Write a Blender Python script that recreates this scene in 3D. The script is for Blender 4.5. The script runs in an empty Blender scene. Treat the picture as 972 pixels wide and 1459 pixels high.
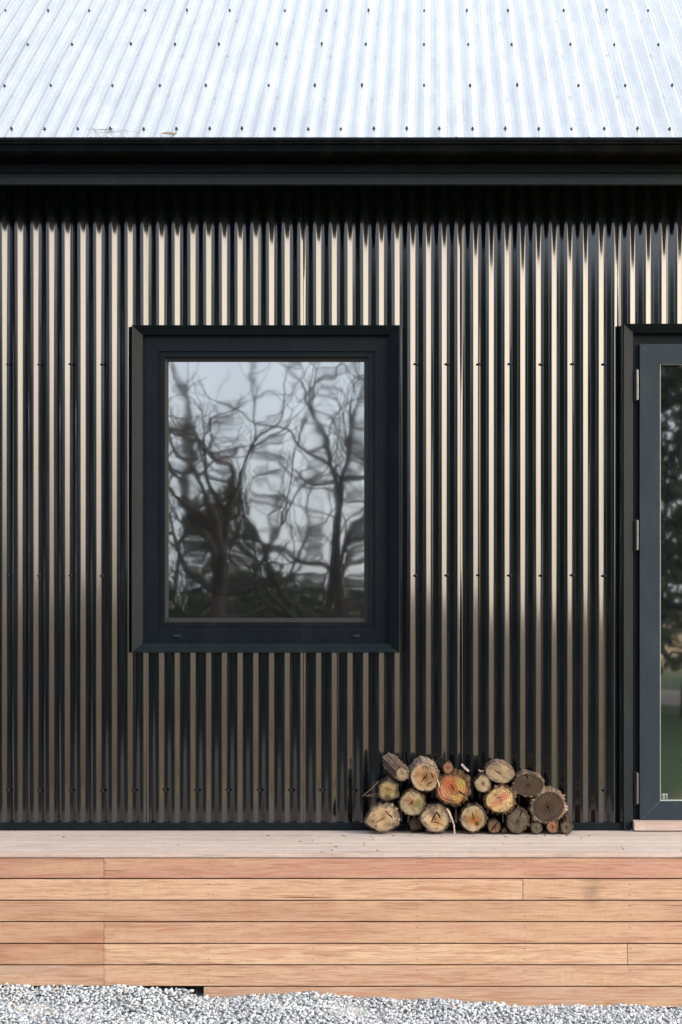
import bpy, math, random
import numpy as np
from mathutils import Vector, noise as mnoise

random.seed(7)
rng = np.random.default_rng(11)
SC = bpy.context.scene
COL = SC.collection
R = math.radians

# ------------------------------------------------------------------ camera
D = 6.128           # camera distance from the wall plane (y = 0)
EYE = 1.664         # eye height above the gravel
F = 1797.0          # focal length in photo pixels (972 x 1459)
cam_d = bpy.data.cameras.new("camera")
cam_d.sensor_fit = 'VERTICAL'
cam_d.sensor_height = 36.0
cam_d.sensor_width = 24.0
cam_d.lens = 36.0 * F / 1459.0
cam_d.shift_x = -(617 - 486) / 1459.0
cam_d.shift_y = (868 - 729.5) / 1459.0
cam_d.clip_end = 2000
cam = bpy.data.objects.new("camera", cam_d)
cam.location = (0, -D, EYE)
cam.rotation_euler = (R(90), 0, 0)
COL.objects.link(cam)
SC.camera = cam

# ------------------------------------------------------------------ light
SC.view_settings.view_transform = 'Standard'
SC.view_settings.look = 'None'
SC.view_settings.gamma = 1.0
SC.view_settings.use_curve_mapping = False
SC.view_settings.exposure = 0.35

# sun sits to the right of the camera, in front of the house, behind thin cloud
SUN_AZ = R(62)       # measured from the wall's outward normal (-y) towards +x
SUN_EL = R(33)
sdir = Vector((math.sin(SUN_AZ) * math.cos(SUN_EL), -math.cos(SUN_AZ) * math.cos(SUN_EL), math.sin(SUN_EL)))

W = bpy.data.worlds.new("World")
SC.world = W
W.use_nodes = True
wt = W.node_tree
for n in list(wt.nodes):
    wt.nodes.remove(n)


def N(t, kind, **kw):
    n = t.nodes.new(kind)
    for k, v in kw.items():
        if k in n.bl_rna.properties.keys():
            setattr(n, k, v)
        else:
            n.inputs[k].default_value = v
    return n


def L(t, a, b):
    t.links.new(a, b)


def mathn(t, op, a, b=None, c=None, clamp=False):
    n = t.nodes.new('ShaderNodeMath')
    n.operation = op
    n.use_clamp = clamp
    for i, v in enumerate((a, b, c)):
        if v is None:
            continue
        if isinstance(v, (int, float)):
            n.inputs[i].default_value = v
        else:
            t.links.new(v, n.inputs[i])
    return n.outputs[0]


def mixc(t, fac, a, b, mode='MIX'):
    n = t.nodes.new('ShaderNodeMix')
    n.data_type = 'RGBA'
    n.blend_type = mode
    for s, v in ((n.inputs[0], fac), (n.inputs[6], a), (n.inputs[7], b)):
        if isinstance(v, (int, float)):
            s.default_value = v
        elif isinstance(v, tuple):
            s.default_value = (v[0], v[1], v[2], 1)
        else:
            t.links.new(v, s)
    return n.outputs[2]


def smooth(t, v, lo, hi):
    n = t.nodes.new('ShaderNodeMapRange')
    n.interpolation_type = 'SMOOTHSTEP'
    n.inputs['From Min'].default_value = lo
    n.inputs['From Max'].default_value = hi
    t.links.new(v, n.inputs['Value'])
    return n.outputs[0]


sky = N(wt, 'ShaderNodeTexSky', sky_type='NISHITA', sun_disc=False)
sky.sun_elevation = SUN_EL
# Nishita: rotation 0 = +y, increasing clockwise seen from above
sky.sun_rotation = math.atan2(sdir.x, sdir.y)
sky.dust_density = 3.0
tc = N(wt, 'ShaderNodeTexCoord')
sep = N(wt, 'ShaderNodeSeparateXYZ')
L(wt, tc.outputs['Generated'], sep.inputs[0])
# thin bright cloud over the whole sky, broken by a soft cloud pattern
cn = N(wt, 'ShaderNodeTexNoise', Scale=2.2, Detail=5.0, Roughness=0.55)
L(wt, tc.outputs['Generated'], cn.inputs['Vector'])
cl = smooth(wt, cn.outputs[0], 0.35, 0.65)
# brighter, creamy haze low in the sky on the sun's side
hx, hy = math.sin(R(72)), -math.cos(R(72))
dot = mathn(wt, 'ADD', mathn(wt, 'MULTIPLY', sep.outputs[0], hx), mathn(wt, 'MULTIPLY', sep.outputs[1], hy))
g_az = smooth(wt, dot, 0.48, 1.0)
g_el = mathn(wt, 'SUBTRACT', 1.0, smooth(wt, sep.outputs[2], 0.18, 0.62))
glow = mathn(wt, 'MULTIPLY', g_az, g_el)
over = mixc(wt, cl, (7.6, 8.4, 9.3), (14.5, 15.3, 16.1))
# haze and distant tree smudge dull the glow close to the horizon, less so towards the sun
low = mathn(wt, 'SUBTRACT', 1.0, smooth(wt, sep.outputs[2], -0.03, 0.25))
s_az = smooth(wt, dot, 0.86, 1.0)
lowf = mathn(wt, 'SUBTRACT', 1.0, mathn(wt, 'MULTIPLY', low, mathn(wt, 'SUBTRACT', 0.86, mathn(wt, 'MULTIPLY', s_az, 0.50))))
GLOW = mixc(wt, lowf, (0.0, 0.0, 0.0), (118.0, 100.0, 80.0))
tot = mixc(wt, 1.0, sky.outputs[0], over, 'ADD')
tot = mixc(wt, glow, tot, GLOW)
bg = N(wt, 'ShaderNodeBackground', Strength=0.1)
L(wt, tot, bg.inputs[0])
wo = N(wt, 'ShaderNodeOutputWorld')
L(wt, bg.outputs[0], wo.inputs[0])

sl = bpy.data.lights.new("sun", 'SUN')
sl.energy = 1.5
sl.angle = R(14)
sl.color = (1.0, 0.93, 0.84)
sun = bpy.data.objects.new("sun", sl)
sun.rotation_euler = (-sdir).to_track_quat('-Z', 'Y').to_euler()
sun.location = (4, -4, 8)
COL.objects.link(sun)


# ------------------------------------------------------------------ photo pixel -> metres at depth y
def PX(px, y=0.0):
    return (px - 617) * (D + y) / F


def PZ(py, y=0.0):
    return EYE + (868 - py) * (D + y) / F


# ------------------------------------------------------------------ object helpers
def world_loc(o):
    p = Vector((0, 0, 0))
    while o is not None:
        p = p + Vector(o.location)
        o = o.parent
    return p


def obj(name, verts, faces, mat, parent=None, cols=None, smoothf=False, origin=None, bevel=0.0, tri=False, attr=None):
    """verts in world metres; stored relative to the object's own origin"""
    v = np.asarray(verts, dtype=np.float32).reshape(-1, 3)
    if origin is None:
        if parent is None:
            lo, hi = v.min(0), v.max(0)
            origin = ((lo[0] + hi[0]) / 2, (lo[1] + hi[1]) / 2, lo[2])
        else:
            origin = tuple(world_loc(parent))
    v = v - np.asarray(origin, dtype=np.float32)
    me = bpy.data.meshes.new(name)
    if isinstance(faces, np.ndarray):
        nf, k = faces.shape
        me.vertices.add(len(v)); me.vertices.foreach_set('co', v.ravel())
        me.loops.add(nf * k); me.loops.foreach_set('vertex_index', faces.ravel().astype(np.int32))
        me.polygons.add(nf)
        me.polygons.foreach_set('loop_start', (np.arange(nf) * k).astype(np.int32))
        me.update(calc_edges=True)
        me.validate()
    else:
        me.from_pydata([tuple(map(float, p)) for p in v], [], faces)
        me.update()
    if smoothf:
        me.polygons.foreach_set('use_smooth', [True] * len(me.polygons))
    if cols is not None:
        ca = me.color_attributes.new('col', 'FLOAT_COLOR', 'POINT')
        c = np.ones((len(v), 4), dtype=np.float32)
        c[:, :3] = cols
        ca.data.foreach_set('color', c.ravel())
    if attr is not None:
        a = me.attributes.new('seed', 'FLOAT', 'POINT')
        a.data.foreach_set('value', np.asarray(attr, dtype=np.float32))
    o = bpy.data.objects.new(name, me)
    if mat is not None:
        me.materials.append(mat)
    COL.objects.link(o)
    if parent is not None:
        o.parent = parent
        o.location = Vector(origin) - world_loc(parent)
    else:
        o.location = origin
    if bevel > 0:
        b = o.modifiers.new('bevel', 'BEVEL')
        b.width = bevel
        b.segments = 2
        b.limit_method = 'ANGLE'
    return o


def thing(name, label, cat, loc, group=None):
    o = bpy.data.objects.new(name, None)
    o.empty_display_size = 0.1
    COL.objects.link(o)
    o.location = loc
    o['label'] = label
    o['category'] = cat
    if group:
        o['group'] = group
    return o


def tag(o, label=None, cat=None, group=None, kind=None):
    if label: o['label'] = label
    if cat: o['category'] = cat
    if group: o['group'] = group
    if kind: o['kind'] = kind
    return o


class MB:
    def __init__(s):
        s.v = []; s.f = []; s.c = []; s.s = []

    def add(s, vs, fs, c=(1, 1, 1), seed=0.0):
        b = len(s.v)
        s.v += [tuple(p) for p in vs]
        s.f += [tuple(b + i for i in q) for q in fs]
        s.c += [c] * len(vs)
        s.s += [seed] * len(vs)

    def box(s, x0, x1, y0, y1, z0, z1, c=(1, 1, 1), seed=0.0):
        s.add([(x0, y0, z0), (x1, y0, z0), (x1, y1, z0), (x0, y1, z0), (x0, y0, z1), (x1, y0, z1), (x1, y1, z1), (x0, y1, z1)],
              [(0, 3, 2, 1), (4, 5, 6, 7), (0, 1, 5, 4), (1, 2, 6, 5), (2, 3, 7, 6), (3, 0, 4, 7)], c, seed)

    def extrude_x(s, prof, x0, x1, c=(1, 1, 1)):
        """closed (y,z) outline swept along x"""
        n = len(prof)
        vs = [(x0, p[0], p[1]) for p in prof] + [(x1, p[0], p[1]) for p in prof]
        fs = [(i, (i + 1) % n, n + (i + 1) % n, n + i) for i in range(n)]
        fs += [tuple(reversed(range(n))), tuple(range(n, 2 * n))]
        s.add(vs, fs, c)

    def tube(s, pts, rads, sides=6, c=(1, 1, 1), cap=True):
        pts = [Vector(p) for p in pts]
        rings = []
        up = Vector((0.13, 0.21, 1)).normalized()
        for i, p in enumerate(pts):
            d = (pts[min(i + 1, len(pts) - 1)] - pts[max(i - 1, 0)]).normalized()
            a = d.cross(up)
            if a.length < 1e-3:
                a = d.cross(Vector((1, 0, 0)))
            a.normalize()
            b = d.cross(a).normalized()
            rings.append([p + (a * math.cos(2 * math.pi * k / sides) + b * math.sin(2 * math.pi * k / sides)) * rads[i] for k in range(sides)])
        vs = [q for r in rings for q in r]
        fs = []
        for i in range(len(pts) - 1):
            for k in range(sides):
                k2 = (k + 1) % sides
                fs.append((i * sides + k, i * sides + k2, (i + 1) * sides + k2, (i + 1) * sides + k))
        if cap:
            fs.append(tuple(reversed(range(sides))))
            fs.append(tuple((len(pts) - 1) * sides + k for k in range(sides)))
        s.add(vs, fs, c)

    def build(s, name, mat, parent=None, **kw):
        return obj(name, s.v, s.f, mat, parent, cols=np.array(s.c, dtype=np.float32), attr=s.s, **kw)


# ------------------------------------------------------------------ materials
def new_mat(name):
    m = bpy.data.materials.new(name)
    m.use_nodes = True
    t = m.node_tree
    b = t.nodes['Principled BSDF']
    return m, t, b


def objco(t):
    return N(t, 'ShaderNodeTexCoord').outputs['Object']


def mapping(t, vec, scale):
    n = N(t, 'ShaderNodeMapping')
    n.inputs['Scale'].default_value = scale
    L(t, vec, n.inputs[0])
    return n.outputs[0]


def noise(t, vec, scale, detail=3.0, rough=0.5, dist=0.0):
    n = N(t, 'ShaderNodeTexNoise', Scale=scale, Detail=detail, Roughness=rough, Distortion=dist)
    L(t, vec, n.inputs['Vector'])
    return n.outputs[0]


def bump(t, b, h, dist, strength=1.0):
    n = N(t, 'ShaderNodeBump', Strength=strength, Distance=dist)
    L(t, h, n.inputs['Height'])
    L(t, n.outputs[0], b.inputs['Normal'])
    return n


def paint_mat(name, col, rough, coat=0.0, coat_rough=0.1, ior=1.5, bumpd=0.0003, dust=0.25, bscale=60):
    m, t, b = new_mat(name)
    co = objco(t)
    n1 = noise(t, mapping(t, co, (3, 3, 1.2)), 3.0, 6.0, 0.65)
    n2 = noise(t, co, 240.0, 2.0)
    spk = smooth(t, n2, 0.72, 0.78)
    d = mathn(t, 'MULTIPLY', smooth(t, n1, 0.45, 0.8), dust)
    c = mixc(t, d, col, (col[0] * 2.2 + .01, col[1] * 2.1 + .01, col[2] * 1.9 + .01))
    c = mixc(t, mathn(t, 'MULTIPLY', spk, 0.12), c, (0.3, 0.29, 0.27))
    L(t, c, b.inputs['Base Color'])
    rr = mathn(t, 'ADD', rough, mathn(t, 'MULTIPLY', mathn(t, 'SUBTRACT', n1, 0.5), 0.12))
    L(t, rr, b.inputs['Roughness'])
    b.inputs['IOR'].default_value = ior
    b.inputs['Coat Weight'].default_value = coat
    b.inputs['Coat Roughness'].default_value = coat_rough
    if bumpd:
        bump(t, b, noise(t, mapping(t, co, (1, 1, .5)), bscale, 2.0), bumpd)
    return m


def wall_mat():
    m, t, b = new_mat('black_coated_steel')
    co = objco(t)
    n1 = noise(t, mapping(t, co, (6, 6, 0.8)), 2.0, 5.0, 0.6)
    n2 = noise(t, co, 180.0, 2.0)
    spk = smooth(t, n2, 0.70, 0.78)
    low = N(t, 'ShaderNodeSeparateXYZ')
    L(t, co, low.inputs[0])
    splash = mathn(t, 'SUBTRACT', 1.0, smooth(t, low.outputs[2], 0.6, 1.15))
    base = (0.003, 0.0045, 0.006)
    c = mixc(t, mathn(t, 'MULTIPLY', smooth(t, n1, 0.4, 0.8), 0.35), base, (0.008, 0.009, 0.010))
    dusty = mathn(t, 'MULTIPLY', spk, mathn(t, 'ADD', 0.02, mathn(t, 'MULTIPLY', splash, 0.35)))
    c = mixc(t, dusty, c, (0.30, 0.29, 0.27))
    L(t, c, b.inputs['Base Color'])
    L(t, mathn(t, 'ADD', 0.20, mathn(t, 'MULTIPLY', n1, 0.10)), b.inputs['Roughness'])
    b.inputs['IOR'].default_value = 1.18
    b.inputs['Coat Weight'].default_value = 1.0
    b.inputs['Coat Roughness'].default_value = 0.09
    b.inputs['Coat IOR'].default_value = 1.62
    # long shallow ripples of rolled sheet
    h = noise(t, mapping(t, co, (9, 1, 0.9)), 2.3, 2.0, 0.5)
    h2 = noise(t, mapping(t, co, (60, 60, 4)), 3.0, 2.0)
    hh = mathn(t, 'ADD', mathn(t, 'MULTIPLY', h, 1.0), mathn(t, 'MULTIPLY', h2, 0.03))
    bump(t, b, hh, 0.004)
    return m


def roof_mat():
    m, t, b = new_mat('zinc_roof_steel')
    co = objco(t)
    n1 = noise(t, mapping(t, co, (5, 1.0, 1.0)), 3.0, 6.0, 0.65)
    sp = N(t, 'ShaderNodeTexVoronoi', Scale=160.0)
    L(t, co, sp.inputs['Vector'])
    spv = N(t, 'ShaderNodeSeparateColor')
    L(t, sp.outputs['Color'], spv.inputs[0])
    c = mixc(t, smooth(t, n1, 0.3, 0.75), (0.39, 0.40, 0.415), (0.49, 0.50, 0.505))
    c = mixc(t, mathn(t, 'MULTIPLY', spv.outputs[0], 0.10), c, (0.34, 0.37, 0.41))
    L(t, c, b.inputs['Base Color'])
    b.inputs['Metallic'].default_value = 0.8
    L(t, mathn(t, 'ADD', 0.24, mathn(t, 'MULTIPLY', spv.outputs[1], 0.05)), b.inputs['Roughness'])
    bump(t, b, noise(t, mapping(t, co, (12, 1.5, 1.5)), 2.0, 2.0), 0.003)
    return m


def wood_mat(name, rough=0.6, grain=1.0, grey=0.0):
    m, t, b = new_mat(name)
    co = objco(t)
    at = N(t, 'ShaderNodeAttribute', attribute_name='seed')
    ca = N(t, 'ShaderNodeAttribute', attribute_name='col')
    off = N(t, 'ShaderNodeCombineXYZ')
    L(t, mathn(t, 'MULTIPLY', at.outputs['Fac'], 13.7), off.inputs[0])
    L(t, mathn(t, 'MULTIPLY', at.outputs['Fac'], 5.3), off.inputs[1])
    L(t, mathn(t, 'MULTIPLY', at.outputs['Fac'], 3.1), off.inputs[2])
    va = N(t, 'ShaderNodeVectorMath', operation='ADD')
    L(t, co, va.inputs[0]); L(t, off.outputs[0], va.inputs[1])
    v = va.outputs[0]
    # figure: wavy long grain
    warp = noise(t, mapping(t, v, (0.9, 4, 4)), 1.6, 3.0)
    wv = N(t, 'ShaderNodeVectorMath', operation='ADD')
    cw = N(t, 'ShaderNodeCombineXYZ')
    L(t, mathn(t, 'MULTIPLY', warp, 0.05), cw.inputs[2])
    L(t, mathn(t, 'MULTIPLY', warp, 0.05), cw.inputs[1])
    L(t, v, wv.inputs[0]); L(t, cw.outputs[0], wv.inputs[1])
    g1 = noise(t, mapping(t, wv.outputs[0], (2.2, 80, 80)), 1.5, 8.0, 0.7)
    g2 = noise(t, mapping(t, wv.outputs[0], (7, 200, 200)), 1.0, 5.0, 0.75)
    big = noise(t, mapping(t, v, (1.4, 9, 9)), 1.2, 3.0)
    # cross-ripple fiddleback marks on some stretches
    rp = noise(t, mapping(t, wv.outputs[0], (75, 18, 18)), 1.0, 2.0)
    rpm = mathn(t, 'MULTIPLY', smooth(t, big, 0.48, 0.62), smooth(t, rp, 0.5, 0.72))
    # rare dark gum veins
    gv = noise(t, mapping(t, v, (2.0, 70, 70)), 1.0, 1.0)
    gvm = smooth(t, gv, 0.735, 0.775)
    c = ca.outputs['Color']
    c = mixc(t, mathn(t, 'MULTIPLY', smooth(t, g1, 0.45, 0.60), 0.60 * grain), c, (0.32, 0.135, 0.07), 'MIX') if grey < 0.5 else \
        mixc(t, mathn(t, 'MULTIPLY', smooth(t, g1, 0.40, 0.70), 0.5), c, (0.24, 0.19, 0.165), 'MIX')
    c = mixc(t, mathn(t, 'MULTIPLY', smooth(t, big, 0.42, 0.6), 0.45), c, (0.54, 0.37, 0.235) if grey < 0.5 else (0.50, 0.44, 0.41))
    c = mixc(t, mathn(t, 'MULTIPLY', smooth(t, g2, 0.46, 0.64), 0.50), c, (0.22, 0.11, 0.06) if grey < 0.5 else (0.2, 0.165, 0.15))
    c = mixc(t, mathn(t, 'MULTIPLY', rpm, 0.28 * grain), c, (0.36, 0.18, 0.10))
    c = mixc(t, mathn(t, 'MULTIPLY', gvm, 0.8), c, (0.09, 0.035, 0.02))
    if grey < 0.5:      # old water mark soaked into the boards
        sp_ = N(t, 'ShaderNodeSeparateXYZ'); L(t, co, sp_.inputs[0])
        ex = mathn(t, 'MULTIPLY', mathn(t, 'SUBTRACT', sp_.outputs[0], (844 - 617) * 5.538 / F + 0.5), 16.0)
        ez = mathn(t, 'MULTIPLY', mathn(t, 'SUBTRACT', sp_.outputs[2], EYE + (868 - 1270) * 5.538 / F + 0.05), 12.0)
        rr_ = mathn(t, 'SQRT', mathn(t, 'ADD', mathn(t, 'MULTIPLY', ex, ex), mathn(t, 'MULTIPLY', ez, ez)))
        stn = mathn(t, 'SUBTRACT', 1.0, smooth(t, mathn(t, 'ADD', rr_, mathn(t, 'MULTIPLY', noise(t, co, 18.0, 4.0), 1.2)), 0.5, 1.7))
        c = mixc(t, mathn(t, 'MULTIPLY', stn, 0.55), c, (0.12, 0.07, 0.05))
    L(t, c, b.inputs['Base Color'])
    b.inputs['Roughness'].default_value = rough
    b.inputs['Specular IOR Level'].default_value = 0.35
    bump(t, b, mathn(t, 'ADD', g2, mathn(t, 'MULTIPLY', g1, 0.6)), 0.0008)
    return m


def vcol_mat(name, rough=0.8, nscale=300.0, namt=0.35, bumpd=0.001, spec=0.3):
    m, t, b = new_mat(name)
    co = objco(t)
    ca = N(t, 'ShaderNodeAttribute', attribute_name='col')
    n = noise(t, co, nscale, 4.0, 0.6)
    c = mixc(t, mathn(t, 'MULTIPLY', smooth(t, n, 0.35, 0.7), namt), ca.outputs['Color'], (0.02, 0.015, 0.01), 'MIX')
    L(t, c, b.inputs['Base Color'])
    b.inputs['Roughness'].default_value = rough
    b.inputs['Specular IOR Level'].default_value = spec
    bump(t, b, n, bumpd)
    return m


def glass_mat(name, ior, amp, refl):
    m, t, b = new_mat(name)
    co = objco(t)
    b.inputs['Base Color'].default_value = (0.006, 0.007, 0.008, 1)
    b.inputs['Roughness'].default_value = 0.028
    b.inputs['IOR'].default_value = ior
    # ripples and roller wave of toughened glass
    n1 = noise(t, mapping(t, co, (2.3, 1, 0.8)), 2.6, 0.0)
    n2 = noise(t, mapping(t, co, (1.0, 1, 1.8)), 7.0, 0.0, 0.5, 0.4)
    h = mathn(t, 'ADD', mathn(t, 'MULTIPLY', n1, 1.0), mathn(t, 'MULTIPLY', n2, 0.13))
    bump(t, b, h, amp)
    return m


M = {}
M['wall'] = wall_mat()
M['roof'] = roof_mat()
M['trim'] = paint_mat('black_trim_paint', (0.0040, 0.0075, 0.0105), 0.5, coat=0.0, ior=1.2)
M['frame'] = paint_mat('charcoal_window_paint', (0.0035, 0.0060, 0.0085), 0.45, ior=1.22)
M['fascia'] = paint_mat('blue_black_fascia_paint', (0.011, 0.017, 0.021), 0.4, ior=1.35)
M['gutter'] = paint_mat('black_gutter_enamel', (0.0012, 0.0014, 0.0016), 0.35, ior=1.15, dust=.4)
M['doorleaf'] = paint_mat('slate_door_paint', (0.020, 0.030, 0.040), 0.5, ior=1.25)
M['soffit'] = paint_mat('black_soffit_paint', (0.006, 0.006, 0.007), 0.8)
M['gasket'] = paint_mat('black_rubber', (0.006, 0.006, 0.006), 0.6)
M['board'] = wood_mat('oiled_hardwood')
M['deck'] = wood_mat('greyed_hardwood', 0.65, grey=1.0)
M['wood'] = vcol_mat('cut_timber', 0.85, 420.0, 0.30, 0.0012)
M['bark'] = vcol_mat('rough_bark', 0.95, 130.0, 0.65, 0.004, 0.15)
M['stone'] = vcol_mat('crushed_stone', 0.8, 220.0, 0.12, 0.0008)
M['glass'] = glass_mat('window_glass', 3.6, 0.0011, 1)
M['doorglass'] = glass_mat('door_glass', 2.8, 0.0006, 1)
mm, t_, b_ = new_mat('steel_pin')
b_.inputs['Base Color'].default_value = (0.45, 0.42, 0.38, 1); b_.inputs['Metallic'].default_value = 1; b_.inputs['Roughness'].default_value = 0.35
M['steel'] = mm
mm, t_, b_ = new_mat('screw_paint')
b_.inputs['Base Color'].default_value = (0.012, 0.014, 0.018, 1); b_.inputs['Roughness'].default_value = 0.3
M['screw'] = mm
mm, t_, b_ = new_mat('roof_screw_zinc')
b_.inputs['Base Color'].default_value = (0.02, 0.03, 0.055, 1); b_.inputs['Roughness'].default_value = 0.5
M['rscrew'] = mm
mm, t_, b_ = new_mat('nail_steel')
b_.inputs['Base Color'].default_value = (0.27, 0.21, 0.17, 1); b_.inputs['Metallic'].default_value = .3; b_.inputs['Roughness'].default_value = 0.45
M['nail'] = mm
mm, t_, b_ = new_mat('sticker_white')
b_.inputs['Base Color'].default_value = (0.25, 0.30, 0.28, 1); b_.inputs['Roughness'].default_value = 0.6
M['sticker'] = mm
mm, t_, b_ = new_mat('pale_seal')
b_.inputs['Base Color'].default_value = (0.36, 0.38, 0.36, 1); b_.inputs['Roughness'].default_value = 0.6
M['seal'] = mm


def ground_mat():
    m, t, b = new_mat('yard_ground')
    g = N(t, 'ShaderNodeNewGeometry')
    pos = g.outputs['Position']
    s = N(t, 'ShaderNodeSeparateXYZ'); L(t, pos, s.inputs[0])
    n = noise(t, pos, 0.5, 5.0, 0.6)
    nf = noise(t, pos, 30.0, 4.0, 0.7)
    grass = mixc(t, nf, (0.026, 0.070, 0.018), (0.065, 0.125, 0.038))
    dappled_straw = mixc(t, smooth(t, noise(t, pos, 0.9, 3.0, 0.5), .42, .58), (0.28, 0.19, 0.095), (0.86, 0.61, 0.32))  # dry straw, with dappled sunlight painted in as pale golden patches
    grit = mixc(t, nf, (0.22, 0.22, 0.21), (0.50, 0.50, 0.48))
    yy = mathn(t, 'ADD', s.outputs[1], mathn(t, 'MULTIPLY', mathn(t, 'SUBTRACT', n, 0.5), 2.5))
    near = mathn(t, 'MULTIPLY', smooth(t, yy, -3.0, -2.8), mathn(t, 'SUBTRACT', 1.0, smooth(t, s.outputs[0], 3.0, 4.2)))            # gravel apron next to the deck
    road = mathn(t, 'MULTIPLY', smooth(t, yy, -22.0, -21.4), mathn(t, 'SUBTRACT', 1.0, smooth(t, yy, -17.3, -16.8)))
    right = smooth(t, mathn(t, 'ADD', mathn(t, 'ADD', s.outputs[0], mathn(t, 'MULTIPLY', mathn(t, 'ADD', s.outputs[1], 6.0), 0.55)), mathn(t, 'MULTIPLY', n, 1.0)), 2.6, 4.2)
    # bare dark soil and leaf litter on the left of the yard, mown grass opposite the door
    soil = mixc(t, nf, (0.018, 0.017, 0.014), (0.055, 0.050, 0.040))
    grass = mixc(t, smooth(t, mathn(t, 'ADD', s.outputs[0], n), 1.9, 2.9), soil, grass)
    c = mixc(t, right, grass, dappled_straw)
    c = mixc(t, road, c, grit)
    far = mathn(t, 'MULTIPLY', smooth(t, s.outputs[0], 4.0, 9.0), mathn(t, 'SUBTRACT', 1.0, smooth(t, yy, -40.0, -24.0)))
    c = mixc(t, far, c, dappled_straw)
    c = mixc(t, near, c, grit)
    L(t, c, b.inputs['Base Color'])
    b.inputs['Roughness'].default_value = 0.9
    bump(t, b, nf, 0.02)
    return m


# ------------------------------------------------------------------ ground
def gz(x):
    """gravel level along the deck: it falls away to the right"""
    xs = [-6, -2.0, -1.15, -0.95, -0.55, -0.2, 0.4, 1.1, 6]
    zs = [0.012, 0.010, 0.004, -0.010, -0.004, -0.030, -0.048, -0.060, -0.07]
    return np.interp(x, xs, zs)


gx = np.concatenate([np.linspace(-400, -8, 20), np.linspace(-7.5, 8, 120), np.linspace(9, 400, 20)])
gy = np.concatenate([np.linspace(-500, -9, 22), np.linspace(-8.5, 0.5, 70), np.linspace(1, 300, 8)])
GX, GY = np.meshgrid(gx, gy)
GZ = gz(GX) - 0.035 - 0.02 * np.clip((-GY - 1.2) / 2, 0, 1)
GZ = GZ + 0.010 * np.sin(GX * 5.1 + GY * 3.3) * (np.abs(GX) < 8)
vg = np.stack([GX.ravel(), GY.ravel(), GZ.ravel()], 1)
nx, ny = len(gx), len(gy)
ii, jj = np.meshgrid(np.arange(nx - 1), np.arange(ny - 1))
a = (jj * nx + ii).ravel()
fg = np.stack([a, a + 1, a + nx + 1, a + nx], 1)
tag(obj('ground', vg, fg, ground_mat(), origin=(0, 0, 0)), kind='structure')

# far rise of land beyond the road, seen only in the reflections
hb = MB()
hv, hf = [], []
nseg = 90
for k in range(nseg + 1):
    an = math.pi + math.pi * k / nseg      # along the -y side
    r = 190
    h = 3.0 + 2.2 * math.sin(k * 0.37) + 1.6 * math.sin(k * 0.91 + 1)
    cx, cy = math.cos(an), math.sin(an)
    hv += [(cx * (r - 45), cy * (r - 45), -0.6), (cx * r, cy * r, h), (cx * (r + 70), cy * (r + 70), -1)]
for k in range(nseg):
    for q in range(2):
        b0 = k * 3 + q
        hf.append((b0, b0 + 3, b0 + 4, b0 + 1))
hm, t, b = new_mat('dry_hill')
co = objco(t)
L(t, mixc(t, noise(t, co, 0.08, 5.0, 0.65), (0.28, 0.22, 0.14), (0.62, 0.48, 0.32)), b.inputs['Base Color'])
b.inputs['Roughness'].default_value = 1.0
tag(obj('hills', hv, hf, hm, origin=(0, 0, 0), smoothf=True), kind='structure')

# ------------------------------------------------------------------ gravel stones (uncountable: one object)
phi = (1 + 5 ** .5) / 2
ico = np.array([(-1, phi, 0), (1, phi, 0), (-1, -phi, 0), (1, -phi, 0), (0, -1, phi), (0, 1, phi), (0, -1, -phi), (0, 1, -phi), (phi, 0, -1), (phi, 0, 1), (-phi, 0, -1), (-phi, 0, 1)], dtype=np.float32)
ico /= np.linalg.norm(ico[0])
icf = np.array([(0, 11, 5), (0, 5, 1), (0, 1, 7), (0, 7, 10), (0, 10, 11), (1, 5, 9), (5, 11, 4), (11, 10, 2), (10, 7, 6), (7, 1, 8), (3, 9, 4), (3, 4, 2), (3, 2, 6), (3, 6, 8), (3, 8, 9), (4, 9, 5), (2, 4, 11), (6, 2, 10), (8, 6, 7), (9, 8, 1)], dtype=np.int32)


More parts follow.
